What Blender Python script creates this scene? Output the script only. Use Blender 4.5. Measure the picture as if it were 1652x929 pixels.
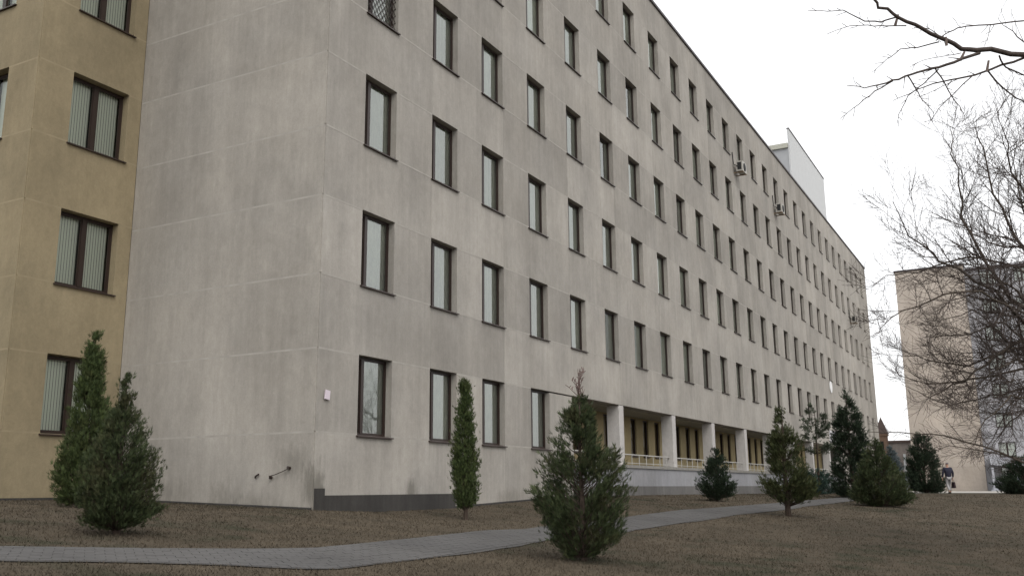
import bpy, math, random
import numpy as np
from mathutils import Matrix, Vector
SC = bpy.context.scene
for o in list(bpy.data.objects): bpy.data.objects.remove(o)
COL = SC.collection

# ------------------------------------------------------------------ camera
RX = ((0.4787347, -0.87791719, -0.00863101), (-0.17968573, -0.10759715, 0.97782201), (0.85937543, 0.46656646, 0.20925968))
CAM = (-15.009, -12.717, 0.505)
cd = bpy.data.cameras.new('camera'); cam = bpy.data.objects.new('camera', cd); COL.objects.link(cam)
cd.sensor_width = 36.0; cd.lens = 36.0 * 1520.84 / 1652; cd.clip_end = 5000; cd.clip_start = .05
r, u, f = [Vector(v) for v in RX]
cam.matrix_world = Matrix(((r.x, u.x, -f.x, CAM[0]), (r.y, u.y, -f.y, CAM[1]), (r.z, u.z, -f.z, CAM[2]), (0, 0, 0, 1)))
SC.camera = cam

# ------------------------------------------------------------------ light (bright hazy overcast)
SUN_EL, SUN_AZ = math.radians(50), math.radians(222)      # azimuth from +Y towards +X
w = bpy.data.worlds.new('World'); SC.world = w; w.use_nodes = True
nt = w.node_tree; bg = nt.nodes['Background']
sk = nt.nodes.new('ShaderNodeTexSky'); sk.sky_type = 'NISHITA'; sk.sun_disc = False
sk.sun_elevation = SUN_EL; sk.sun_rotation = SUN_AZ; sk.dust_density = 4.0; sk.air_density = 1.0; sk.ozone_density = 1.0
hs = nt.nodes.new('ShaderNodeHueSaturation'); hs.inputs['Saturation'].default_value = .22
nt.links.new(sk.outputs[0], hs.inputs['Color']); mxw = nt.nodes.new('ShaderNodeMix'); mxw.data_type = 'RGBA'; mxw.inputs[0].default_value = .72     # even cloud veil over the clear sky
mxw.inputs[7].default_value = (6.3, 6.3, 6.35, 1)
nt.links.new(hs.outputs[0], mxw.inputs[6]); nt.links.new(mxw.outputs[2], bg.inputs['Color'])
bg.inputs['Strength'].default_value = 0.15
sd = bpy.data.lights.new('sun', 'SUN'); sd.energy = 0.5; sd.angle = math.radians(30); sd.color = (1, .95, .88)
sun = bpy.data.objects.new('sun', sd); COL.objects.link(sun)
sdir = Vector((math.sin(SUN_AZ) * math.cos(SUN_EL), math.cos(SUN_AZ) * math.cos(SUN_EL), math.sin(SUN_EL)))
sun.rotation_euler = (-sdir).to_track_quat('-Z', 'Y').to_euler()
SC.view_settings.view_transform = 'Standard'; SC.view_settings.look = 'None'
SC.view_settings.exposure = 0.72; SC.view_settings.gamma = 1.0

# ------------------------------------------------------------------ materials
def material(name):
    m = bpy.data.materials.new(name); m.use_nodes = True
    return m, m.node_tree.nodes, m.node_tree.links, m.node_tree.nodes['Principled BSDF']
def plain(name, col, rough=.8, spec=.3, metal=0, noise=0.0, scale=8.0):
    m, N, L, b = material(name)
    b.inputs['Roughness'].default_value = rough; b.inputs['Specular IOR Level'].default_value = spec
    b.inputs['Metallic'].default_value = metal
    b.inputs['Base Color'].default_value = (*col, 1)
    if noise:
        g = N.new('ShaderNodeNewGeometry'); n = N.new('ShaderNodeTexNoise'); n.inputs['Scale'].default_value = scale
        n.inputs['Detail'].default_value = 6
        L.new(g.outputs['Position'], n.inputs['Vector'])
        r = N.new('ShaderNodeMapRange'); r.inputs[1].default_value = .3; r.inputs[2].default_value = .7
        r.inputs[3].default_value = 1 - noise; r.inputs[4].default_value = 1 + noise; L.new(n.outputs[0], r.inputs[0])
        x = N.new('ShaderNodeMix'); x.data_type = 'RGBA'; x.blend_type = 'MULTIPLY'; x.inputs[0].default_value = 1
        x.inputs[6].default_value = (*col, 1); L.new(r.outputs[0], x.inputs[7]); L.new(x.outputs[2], b.inputs['Base Color'])
    return m
def concrete(name, col, tint=.1, streak=.12, stains=(), bump=.25):
    """weathered concrete panel: per panel tint, broad clouds, rain streaks, small pale flecks, local stains"""
    m, N, L, b = material(name)
    b.inputs['Roughness'].default_value = .92; b.inputs['Specular IOR Level'].default_value = .15
    g = N.new('ShaderNodeNewGeometry')
    def noise(scale, vec, detail=5, rough=.55):
        mp = N.new('ShaderNodeMapping'); mp.inputs['Scale'].default_value = vec; L.new(g.outputs['Position'], mp.inputs['Vector'])
        n = N.new('ShaderNodeTexNoise'); n.inputs['Scale'].default_value = scale; n.inputs['Detail'].default_value = detail
        n.inputs['Roughness'].default_value = rough; L.new(mp.outputs[0], n.inputs['Vector']); return n.outputs[0]
    def rng(s, a, c, lo, hi):
        q = N.new('ShaderNodeMapRange'); q.inputs[1].default_value = a; q.inputs[2].default_value = c
        q.inputs[3].default_value = lo; q.inputs[4].default_value = hi; L.new(s, q.inputs[0]); return q.outputs[0]
    def mul(a, c):
        q = N.new('ShaderNodeMath'); q.operation = 'MULTIPLY'; L.new(a, q.inputs[0]); L.new(c, q.inputs[1]); return q.outputs[0]
    oi = N.new('ShaderNodeObjectInfo')
    v = rng(oi.outputs['Random'], 0, 1, 1 - tint, 1 + tint)
    v = mul(v, rng(noise(.55, (1, 1, .7)), .3, .7, .83, 1.12))
    v = mul(v, rng(noise(1.0, (5, 5, .28), 6, .7), .35, .75, 1 + streak * .5, 1 - streak))
    v = mul(v, rng(noise(.8, (1.1, 1.1, .25), 4, .6), .4, .75, 1 + streak * .4, 1 - streak))
    v = mul(v, rng(noise(2.6, (1, 1, .6), 6, .75), .3, .7, .93, 1.06))
    v = mul(v, rng(noise(5, (1, 1, .8), 8, .7), .3, .7, .93, 1.06))
    v = mul(v, rng(noise(60, (1, 1, .35), 2), .66, .78, 1.0, 1.13))
    v = mul(v, rng(noise(22, (1, 1, 1), 4, .8), .3, .7, .93, 1.06))
    v = mul(v, rng(noise(9, (1.4, 1.4, .8), 8, .8), .3, .7, .93, 1.06))
    c = N.new('ShaderNodeMix'); c.data_type = 'RGBA'; L.new(noise(.4, (1, 1, 1.3)), c.inputs[0])
    c.inputs[6].default_value = (col[0] * 1.015, col[1], col[2] * .975, 1); c.inputs[7].default_value = (col[0] * .985, col[1], col[2] * 1.025, 1)
    x = N.new('ShaderNodeMix'); x.data_type = 'RGBA'; x.blend_type = 'MULTIPLY'; x.inputs[0].default_value = 1
    L.new(c.outputs[2], x.inputs[6]); L.new(v, x.inputs[7]); out = x.outputs[2]
    for (p, rx, rz, amt) in stains:                              # a dirty patch of its own at point p
        s = N.new('ShaderNodeVectorMath'); s.operation = 'SUBTRACT'; L.new(g.outputs['Position'], s.inputs[0]); s.inputs[1].default_value = p
        d = N.new('ShaderNodeVectorMath'); d.operation = 'DIVIDE'; L.new(s.outputs[0], d.inputs[0]); d.inputs[1].default_value = (rx, rx, rz)
        ln = N.new('ShaderNodeVectorMath'); ln.operation = 'LENGTH'; L.new(d.outputs[0], ln.inputs[0])
        ad = N.new('ShaderNodeMath'); ad.operation = 'ADD'; L.new(ln.outputs['Value'], ad.inputs[0])
        L.new(rng(noise(9, (1, 1, .3), 5, .7), .3, .7, -.5, .5), ad.inputs[1])
        k = rng(ad.outputs[0], .3, 1.15, amt, 0)
        y = N.new('ShaderNodeMix'); y.data_type = 'RGBA'; L.new(k, y.inputs[0]); L.new(out, y.inputs[6]); y.inputs[7].default_value = (.075, .07, .055, 1)
        out = y.outputs[2]
    L.new(out, b.inputs['Base Color'])
    bp = N.new('ShaderNodeBump'); bp.inputs['Strength'].default_value = bump; bp.inputs['Distance'].default_value = .02
    L.new(noise(30, (1, 1, 1), 6, .7), bp.inputs['Height']); L.new(bp.outputs[0], b.inputs['Normal'])
    return m
def glass(name, ior):
    m, N, L, b = material(name); N.remove(b)
    out = [n for n in N if n.type == 'OUTPUT_MATERIAL'][0]
    t = N.new('ShaderNodeBsdfTransparent'); t.inputs[0].default_value = (.93, .96, .93, 1)
    g = N.new('ShaderNodeBsdfGlossy'); g.inputs['Roughness'].default_value = .02; g.inputs[0].default_value = (.93, .96, .92, 1)
    fr = N.new('ShaderNodeFresnel'); fr.inputs[0].default_value = ior
    ge = N.new('ShaderNodeNewGeometry'); no = N.new('ShaderNodeTexNoise'); no.inputs['Scale'].default_value = .9
    L.new(ge.outputs['Position'], no.inputs['Vector'])
    bp = N.new('ShaderNodeBump'); bp.inputs['Strength'].default_value = .12; bp.inputs['Distance'].default_value = .02
    L.new(no.outputs[0], bp.inputs['Height']); L.new(bp.outputs[0], g.inputs['Normal'])
    mx = N.new('ShaderNodeMixShader'); L.new(fr.outputs[0], mx.inputs[0]); L.new(t.outputs[0], mx.inputs[1]); L.new(g.outputs[0], mx.inputs[2])
    L.new(mx.outputs[0], out.inputs[0]); return m
def leafy(name, c1, c2, c3, brown=.5):
    m, N, L, b = material(name)
    b.inputs['Roughness'].default_value = .75; b.inputs['Specular IOR Level'].default_value = .2
    a = N.new('ShaderNodeAttribute'); a.attribute_name = 'tint'
    rp = N.new('ShaderNodeValToRGB'); e = rp.color_ramp.elements
    e[0].position = 0; e[0].color = (*[1.05 * q for q in c1], 1); e[1].position = 1; e[1].color = (*[1.1 * q for q in c2], 1)
    L.new(a.outputs['Fac'], rp.inputs[0])
    g = N.new('ShaderNodeNewGeometry'); n = N.new('ShaderNodeTexNoise'); n.inputs['Scale'].default_value = 3.2; n.inputs['Detail'].default_value = 4
    L.new(g.outputs['Position'], n.inputs['Vector'])
    q = N.new('ShaderNodeMapRange'); q.inputs[1].default_value = .5; q.inputs[2].default_value = .75; q.inputs[3].default_value = 0; q.inputs[4].default_value = brown
    L.new(n.outputs[0], q.inputs[0])
    x = N.new('ShaderNodeMix'); x.data_type = 'RGBA'; L.new(q.outputs[0], x.inputs[0]); L.new(rp.outputs[0], x.inputs[6]); x.inputs[7].default_value = (*c3, 1)
    L.new(x.outputs[2], b.inputs['Base Color'])
    return m
def lawn_mat(name, attr=False):
    m, N, L, b = material(name)
    b.inputs['Roughness'].default_value = .95; b.inputs['Specular IOR Level'].default_value = .08
    g = N.new('ShaderNodeNewGeometry')
    def noise(s, d=6, r=.6):
        n = N.new('ShaderNodeTexNoise'); n.inputs['Scale'].default_value = s; n.inputs['Detail'].default_value = d; n.inputs['Roughness'].default_value = r
        L.new(g.outputs['Position'], n.inputs['Vector']); return n.outputs[0]
    rp = N.new('ShaderNodeValToRGB'); e = rp.color_ramp.elements
    e[0].position = .38; e[0].color = (.046, .045, .030, 1); e[1].position = .60; e[1].color = (.094, .077, .056, 1)
    e.new(.48).color = (.074, .061, .045, 1)
    mq = N.new('ShaderNodeMath'); mq.operation = 'MULTIPLY_ADD'; mq.inputs[1].default_value = .45; L.new(noise(.16, 3), mq.inputs[0])
    m2 = N.new('ShaderNodeMath'); m2.operation = 'MULTIPLY'; m2.inputs[1].default_value = .55; L.new(noise(1.1), m2.inputs[0]); L.new(m2.outputs[0], mq.inputs[2])
    L.new(mq.outputs[0], rp.inputs[0])
    x = N.new('ShaderNodeMix'); x.data_type = 'RGBA'; x.blend_type = 'MULTIPLY'; x.inputs[0].default_value = 1
    q = N.new('ShaderNodeMapRange'); q.inputs[1].default_value = .3; q.inputs[2].default_value = .7; q.inputs[3].default_value = .72; q.inputs[4].default_value = 1.25
    if attr:
        a = N.new('ShaderNodeAttribute'); a.attribute_name = 'tint'; q.inputs[1].default_value = 0; q.inputs[2].default_value = 1
        q.inputs[3].default_value = .86; q.inputs[4].default_value = 1.24; L.new(a.outputs['Fac'], q.inputs[0])
    else:
        L.new(noise(9, 8, .75), q.inputs[0])
        bp = N.new('ShaderNodeBump'); bp.inputs['Strength'].default_value = .5; bp.inputs['Distance'].default_value = .05
        L.new(noise(40, 5, .7), bp.inputs['Height']); L.new(bp.outputs[0], b.inputs['Normal'])
    L.new(rp.outputs[0], x.inputs[6]); L.new(q.outputs[0], x.inputs[7]); L.new(x.outputs[2], b.inputs['Base Color'])
    return m

M = dict(
    grey=concrete('grey_concrete', (.323, .302, .271), .11, .11,
                  stains=(((.12, 0, .55), .28, .55, .6), ((3.45, 0, .5), .25, .3, .5), ((0, 2.4, .25), .5, .5, .35), ((0, .55, 1.1), .45, .35, .3), ((0, 4.2, .5), .9, .3, .3), ((8.3, 0, .3), .9, .25, .3), ((10.9, 0, .45), .5, .3, .25), ((0, 1.6, .2), .7, .3, .3))),
    side=concrete('grey_end_concrete', (.330, .308, .274), .035, .10, stains=(((0, 2.4, .25), .5, .5, .35), ((0, .55, 1.1), .45, .35, .3), ((0, 4.2, .5), .9, .3, .3), ((0, 1.6, .2), .7, .3, .3), ((0, .05, .6), .25, .5, .5))),
    yellow=concrete('yellow_render', (.268, .222, .142), .04, .06),
    beige=concrete('beige_render', (.475, .418, .362), .03, .05),
    blueish=concrete('pale_blue_render', (.40, .40, .42), .04, .08),
    seal=plain('joint_mortar', (.345, .325, .293), .9, .1, noise=.12, scale=3),
    yseal=plain('yellow_joint_mortar', (.288, .24, .157), .9, .1, noise=.1, scale=3),
    shell=plain('wall_core', (.2, .19, .18)),
    plinth=concrete('dark_plinth', (.052, .049, .046), .06, .2),
    base=concrete('grey_base', (.13, .125, .12), .06, .15),
    white=concrete('white_paint', (.27, .27, .28), .03, .08),
    pillar=concrete('pillar_paint', (.46, .44, .42), .03, .06),
    ochre=concrete('ochre_paint', (.30, .245, .14), .03, .05),
    slab=plain('slab_edge', (.22, .21, .19), noise=.15, scale=6),
    soffit=plain('soffit_plaster', (.27, .25, .20), noise=.1, scale=5),
    frame=plain('brown_frame', (.028, .017, .013), .45, .4),
    sill=plain('brown_sill', (.040, .026, .021), .45, .4),
    coping=plain('roof_coping', (.035, .025, .026), .5, .4),
    pane=glass('window_glass', 2.7),
    ypane=glass('clear_glass', 1.45),
    curtain=concrete('curtain_cloth', (.74, .76, .69), .16, .0, bump=0),
    blind=plain('blind_slat', (.66, .67, .60), .8, .2),
    dark=plain('dark_room', (.02, .02, .02)),
    rail=plain('rail_paint', (.42, .41, .38), .5, .4),
    brownpane=plain('brown_blind', (.13, .085, .045), .5, .4),
    screen=plain('white_cladding', (.50, .51, .51), .6, .3, noise=.03, scale=2),
    roofgrey=plain('roof_felt', (.12, .12, .12)),
    acwhite=plain('ac_casing', (.36, .345, .31), .5), acdark=plain('ac_grille', (.02, .02, .02)), rust=plain('bracket_steel', (.22, .15, .09)),
    plate=plain('plate_enamel', (.60, .52, .57), .4), board=plain('board_paint', (.7, .7, .72), .5), emblem=plain('emblem_paint', (.75, .75, .75), .5),
    lawn=lawn_mat('dry_lawn'), blade=lawn_mat('dry_grass', True),
    path=plain('path_bed', (.088, .085, .082), .95, .1, noise=.15, scale=4),
    paver=concrete('paver', (.096, .093, .091), .04, .0, bump=.1),
    apron=plain('pale_paving', (.38, .36, .33), .9, .1, noise=.1, scale=2),
    thuja=leafy('thuja_leaf', (.020, .030, .014), (.058, .074, .030), (.085, .060, .032), .45),
    thujag=leafy('green_thuja_leaf', (.022, .036, .013), (.070, .092, .030), (.080, .065, .028), .35),
    darkleaf=leafy('dark_spruce_needle', (.012, .022, .014), (.034, .050, .027), (.035, .035, .02), .3),
    olive=leafy('olive_thuja_leaf', (.026, .034, .014), (.066, .078, .030), (.090, .068, .032), .35),
    teal=leafy('juniper_needle', (.016, .034, .026), (.045, .075, .060), (.04, .05, .035), .3),
    pine=leafy('pine_needle', (.028, .038, .024), (.066, .082, .052), (.06, .06, .04), .3),
    bluespruce=leafy('blue_spruce_needle', (.045, .060, .066), (.11, .135, .14), (.07, .075, .07), .3),
    dry=leafy('dead_sprig', (.06, .035, .028), (.14, .09, .075), (.10, .05, .035), .5),
    bark=plain('bark', (.060, .045, .036), .95, .1, noise=.3, scale=20),
    darkbark=plain('bare_branch_bark', (.075, .061, .054), .95, .1, noise=.3, scale=15),
    greybark=plain('limb_bark', (.075, .062, .050), .95, .1, noise=.3, scale=15),
    brick=plain('brown_brick', (.24, .16, .115), .95, .1, noise=.12, scale=6), tinroof=plain('tin_roof', (.10, .07, .06), .6),
    stonewall=plain('grey_house_wall', (.23, .20, .18), .95, .1, noise=.15, scale=2),
    jacket=plain('dark_jacket', (.02, .02, .035)), trousers=plain('pale_trousers', (.30, .29, .29)), skin=plain('skin', (.42, .25, .18), .6),
    hair=plain('grey_hair', (.16, .14, .14)), shoe=plain('dark_shoe', (.02, .02, .02)), bagmat=plain('dark_bag', (.035, .02, .025)),
)

# ------------------------------------------------------------------ helpers
def tag(o, label=None, cat=None, group=None, kind=None):
    if label: o['label'] = label
    if cat: o['category'] = cat
    if group: o['group'] = group
    if kind: o['kind'] = kind
    return o
def link(name, me, mat=None, parent=None):
    if mat is not None and not me.materials: me.materials.append(mat)
    o = bpy.data.objects.new(name, me); COL.objects.link(o)
    if parent is not None: o.parent = parent
    return o
def empty(name, loc, label, cat, group=None):
    o = bpy.data.objects.new(name, None); COL.objects.link(o); o.location = loc
    bpy.context.view_layer.update() if False else None
    return tag(o, label, cat, group)
class MB:
    def __init__(s): s.v = []; s.f = []
    def box(s, x0, x1, y0, y1, z0, z1):
        b = len(s.v)
        s.v += [(x0, y0, z0), (x1, y0, z0), (x1, y1, z0), (x0, y1, z0), (x0, y0, z1), (x1, y0, z1), (x1, y1, z1), (x0, y1, z1)]
        s.f += [tuple(b + i for i in q) for q in ((0, 3, 2, 1), (4, 5, 6, 7), (0, 1, 5, 4), (1, 2, 6, 5), (2, 3, 7, 6), (3, 0, 4, 7))]
        return s
    def tube(s, pts, rad, n=5, cap=True):
        """tapered tube through pts with a radius per point"""
        pts = [Vector(p) for p in pts]; b0 = len(s.v); k = len(pts)
        if not hasattr(rad, '__len__'): rad = [rad] * k
        ref = None
        for i, p in enumerate(pts):
            d = (pts[min(i + 1, k - 1)] - pts[max(i - 1, 0)])
            if d.length < 1e-9: d = Vector((0, 0, 1))
            d.normalize()
            if ref is None: ref = d.orthogonal().normalized()
            a = (ref - d * ref.dot(d)); a = a.normalized() if a.length > 1e-6 else d.orthogonal().normalized()
            ref = a; c = d.cross(a)
            for j in range(n):
                t = 2 * math.pi * j / n; s.v.append(tuple(p + (a * math.cos(t) + c * math.sin(t)) * rad[i]))
        for i in range(k - 1):
            for j in range(n):
                j2 = (j + 1) % n; s.f.append((b0 + i * n + j, b0 + i * n + j2, b0 + (i + 1) * n + j2, b0 + (i + 1) * n + j))
        if cap:
            s.f.append(tuple(b0 + j for j in reversed(range(n)))); s.f.append(tuple(b0 + (k - 1) * n + j for j in range(n)))
        return s
    def quad(s, a, b, c, d):
        k = len(s.v); s.v += [a, b, c, d]; s.f.append((k, k + 1, k + 2, k + 3)); return s
    def mesh(s, name):
        me = bpy.data.meshes.new(name); me.from_pydata(s.v, [], s.f); me.update(); return me
    def build(s, name, mat, parent=None, smooth=False):
        me = s.mesh(name)
        if smooth: me.polygons.foreach_set('use_smooth', [True] * len(me.polygons))
        return link(name, me, mat, parent)
def fast_mesh(name, V, Q, tint=None):
    """numpy quads (Q: n x 4) -> mesh, with an optional float per vertex"""
    me = bpy.data.meshes.new(name); n = len(Q); k = Q.shape[1]
    me.vertices.add(len(V)); me.vertices.foreach_set('co', np.asarray(V, np.float32).ravel())
    me.loops.add(n * k); me.loops.foreach_set('vertex_index', np.asarray(Q, np.int32).ravel())
    me.polygons.add(n); me.polygons.foreach_set('loop_start', np.arange(0, n * k, k, dtype=np.int32))
    me.polygons.foreach_set('loop_total', np.full(n, k, np.int32))
    if tint is not None:
        a = me.attributes.new('tint', 'FLOAT', 'POINT'); a.data.foreach_set('value', np.asarray(tint, np.float32))
    me.update(calc_edges=True); return me

# ------------------------------------------------------------------ terrain
ZF = [(-40, .3), (-10, .25), (0, .15), (2, .07), (5.2, .08), (11, .25), (18, .28), (50, .14), (60, .11), (90, .05), (200, .05)]
def sst(a, b, x):
    t = np.clip((x - a) / (b - a), 0, 1); return t * t * (3 - 2 * t)
def gz(x, y):
    x = np.asarray(x, float); y = np.asarray(y, float)
    zf = np.interp(x, [p[0] for p in ZF], [p[1] for p in ZF])
    s = .008 + .082 * (1 - sst(4, 50, x)); d = -y
    k = np.minimum(d, 13) + .25 * np.maximum(0, np.minimum(d, 60) - 13)
    up = zf + .035 * np.minimum(np.maximum(y, 0), 12) * (1 - sst(0, 30, x))
    return np.where(y >= 0, up, zf - s * k)
def G(x, y): return float(gz(x, y))
gx = np.unique(np.concatenate([np.arange(-900, -60, 60), np.arange(-60, -20, 4), np.arange(-20, 30, .5), np.arange(30, 100, 1.5), np.arange(100, 240, 10), np.arange(240, 1500, 70)]))
gy = np.unique(np.concatenate([np.arange(-900, -70, 60), np.arange(-70, -16, 3), np.arange(-16, 8, .5), np.arange(8, 40, 3), np.arange(40, 900, 60)]))
XX, YY = np.meshgrid(gx, gy, indexing='ij'); ZZ = gz(XX, YY)
nx, ny = XX.shape; idx = np.arange(nx * ny).reshape(nx, ny)
Qd = np.stack([idx[:-1, :-1], idx[1:, :-1], idx[1:, 1:], idx[:-1, 1:]], -1).reshape(-1, 4)
me = fast_mesh('ground', np.stack([XX, YY, ZZ], -1).reshape(-1, 3), Qd); me.polygons.foreach_set('use_smooth', [True] * len(me.polygons))
ground = link('ground', me, M['lawn']); tag(ground, kind='structure')

# paved footpath: bed sheet + individual blocks in one mesh
UP = [(-24, 5.6), (-16, 1.2), (-8.57, -3.06), (-7, -3.9), (-6.1, -4.36), (-5.3, -4.55), (-2.8, -4.3), (2.8, -3.6), (8.1, -3.7), (12.1, -4.06), (18.5, -4.5), (26, -4.7), (33, -4.9), (60, -5.5)]
LO = [(-25.2, 4.4), (-17, 0), (-9.2, -4.0), (-8.2, -4.6), (-7.5, -5.2), (-6.8, -5.98), (-5, -5.95), (-1, -5.5), (4.8, -5.0), (8.4, -5.24), (14.5, -5.73), (21, -5.88), (26, -6.06), (60, -6.8)]
def along(P, n):
    P = np.array(P, float); d = np.r_[0, np.cumsum(np.hypot(*np.diff(P, axis=0).T))]; t = np.linspace(0, d[-1], n)
    return np.stack([np.interp(t, d, P[:, 0]), np.interp(t, d, P[:, 1])], 1)
NP = 240; A = along(UP, NP); B = along(LO, NP); KW = 6
rnd = np.random.default_rng(5)
jA = np.convolve(rnd.normal(0, .08, NP + 4), np.ones(5) / 5, 'valid'); jB = np.convolve(rnd.normal(0, .08, NP + 4), np.ones(5) / 5, 'valid')
A[:, 1] += jA; B[:, 1] += jB
PV = []
for k in range(KW + 1):
    P = A + (B - A) * k / KW; PV.append(np.c_[P, gz(P[:, 0], P[:, 1]) + .012])
PV = np.stack(PV, 1); pidx = np.arange(NP * (KW + 1)).reshape(NP, KW + 1)
me = fast_mesh('path', PV.reshape(-1, 3), np.stack([pidx[:-1, :-1], pidx[:-1, 1:], pidx[1:, 1:], pidx[1:, :-1]], -1).reshape(-1, 4))
path = link('path', me, M['path']); tag(path, kind='structure')
def path_v(x, y):
    """position across the path: 0 at the building edge, 1 at the lawn edge"""
    a = np.interp(x, A[::1, 0], A[:, 1]); b = np.interp(x, B[:, 0], B[:, 1]); return (a - y) / (a - b)
def pavers():
    V, Q = [], []; n = 0; rows = 9
    t = np.arange(0.0, 1.0, .2 / 90); d = None
    PA, PB = along(UP, 4000), along(LO, 4000)
    i = 0; L = 0.0; stations = []
    mid = (PA + PB) / 2; cum = np.r_[0, np.cumsum(np.hypot(*np.diff(mid, axis=0).T))]
    s0 = np.interp(-11.0, mid[:, 0], cum); s1 = np.interp(34.0, mid[:, 0], cum)
    step = .2
    for k in range(int((s1 - s0) / step)):
        for rw in range(rows):
            sa = s0 + k * step + (.1 if rw % 2 else 0); sb = sa + step - .008
            va, vb = .02 + .96 * rw / rows, .02 + .96 * (rw + 1) / rows - .006
            cs = []
            for (s_, v_) in ((sa, va), (sb, va), (sb, vb), (sa, vb)):
                ia = np.array([np.interp(s_, cum, PA[:, c]) for c in (0, 1)]); ib = np.array([np.interp(s_, cum, PB[:, c]) for c in (0, 1)])
                cs.append(ia + (ib - ia) * v_)
            cs = np.array(cs); h = .0185 + rnd.uniform(-.0015, .002)
            z = gz(cs[:, 0], cs[:, 1])
            V += [(cs[j, 0], cs[j, 1], z[j] + h) for j in range(4)] + [(cs[j, 0], cs[j, 1], z[j] + .008) for j in range(4)]
            Q += [(n + 3, n + 2, n + 1, n)] + [(n + j, n + (j + 1) % 4, n + 4 + (j + 1) % 4, n + 4 + j) for j in range(4)]
            n += 8
    m = bpy.data.meshes.new('paving_stones'); m.from_pydata(V, [], Q); m.update()
    tag(link('paving_stones', m, M['paver'], path), kind='stuff')
pavers()
# pale apron of paving in front of the far end wall
gxs = np.arange(50.5, 90.1, 3.3); gys = np.linspace(-60, -1.0, 30)
X2, Y2 = np.meshgrid(gxs, gys, indexing='ij'); X2 = X2 + (Y2 + 7) * -.10 * (X2 < 53); id2 = np.arange(X2.size).reshape(X2.shape)
me = fast_mesh('pavement', np.stack([X2, Y2, gz(X2, Y2) + .02], -1).reshape(-1, 3), np.stack([id2[:-1, :-1], id2[1:, :-1], id2[1:, 1:], id2[:-1, 1:]], -1).reshape(-1, 4))
tag(link('pavement', me, M['apron']), kind='structure')

# dry grass blades near the viewer, one scattered cover
def grass():
    rg = np.random.default_rng(11); n = 420000
    r_ = 7.5 + 50 * rg.random(n) ** 1.9; a = math.radians(28.5) + rg.uniform(-.60, .60, n)
    x = CAM[0] + r_ * np.cos(a); y = CAM[1] + r_ * np.sin(a)
    pv = path_v(x, y); ed = rg.random(n) ** 3 * .07; ok = ~((pv > ed) & (pv < 1 - ed))
    ok &= ~((x > -.02) & (y > -.06)) & ~((y > 5.9) & (x > -2.9))
    dens = np.sin(x * 1.7 + np.sin(y * 1.3) * 2) * np.sin(y * 2.1 + np.sin(x * .9) * 2); ok &= rg.random(n) < .75 + .25 * dens
    x, y = x[ok], y[ok]; n = len(x); z = gz(x, y) - .005; D = np.hypot(x - CAM[0], y - CAM[1])
    h = rg.uniform(.014, .045, n); wd = .0025 + .00035 * D; th = rg.uniform(0, 2 * np.pi, n); ln = rg.uniform(.2, 1.3, n) * h; lt = rg.uniform(0, 2 * np.pi, n)
    bx, by = np.cos(th) * wd, np.sin(th) * wd
    p = np.stack([np.stack([x - bx, y - by, z], 1), np.stack([x + bx, y + by, z], 1), np.stack([x + np.cos(lt) * ln, y + np.sin(lt) * ln, z + h], 1)], 1)
    t = np.repeat(rg.random(n), 3)
    me = fast_mesh('grass', p.reshape(-1, 3), np.arange(3 * n).reshape(-1, 3), t)
    tag(link('grass', me, M['blade']), 'short dry brown grass covering the lawn', 'grass', kind='stuff')
grass()

# ------------------------------------------------------------------ main building
SILL1, HEAD1, HF, NF = 1.697, 3.415, 3.3, 6
WW, WH = 1.238, 1.718
US = [1.376, 4.180, 6.709, 9.517, 12.377, 15.25, 18.07, 20.937, 23.78, 26.521, 29.303, 32.1] + [34.95 + 2.848 * i for i in range(16)]
UEND, ZTOP, SIDE_Y = 81.5, 21.55, 5.93
COL0, COL1 = 12.36, 60.75                                   # colonnade along the ground floor
mb_ = empty('office_building', (0, 0, 0), 'long grey concrete panel office block with six rows of narrow windows', 'building')

_panel_cache = {}
def panel(name, mat, parent, x0, x1, z0, z1, y=0.0, depth=.34, axis='x', flip=False):
    """a wall panel with chamfered front edges; the front face looks to -Y (axis x) or -X (axis y)"""
    wd, hh = round(x1 - x0, 3), round(z1 - z0, 3); key = (mat.name, wd, hh, depth, axis)
    if key not in _panel_cache:
        c = .004; m = MB()
        o_ = [(0, c, 0), (wd, c, 0), (wd, c, hh), (0, c, hh)]; i_ = [(c, 0, c), (wd - c, 0, c), (wd - c, 0, hh - c), (c, 0, hh - c)]; b_ = [(0, depth, 0), (wd, depth, 0), (wd, depth, hh), (0, depth, hh)]
        m.v = o_ + i_ + b_; m.f = [(4, 5, 6, 7)] + [(j, (j + 1) % 4, 4 + (j + 1) % 4, 4 + j) for j in range(4)] + [(8 + j, 8 + (j + 1) % 4, (j + 1) % 4, j) for j in range(4)] + [(11, 10, 9, 8)]
        if axis == 'y':
            m.v = [(b, wd - a, c_) for (a, b, c_) in m.v]
        me = m.mesh(name); me.materials.append(mat); _panel_cache[key] = me
    o = bpy.data.objects.new(name, _panel_cache[key]); COL.objects.link(o); o.parent = parent
    o.location = (x0, y, z0) if axis == 'x' else (y, x0, z0)
    return o

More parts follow.
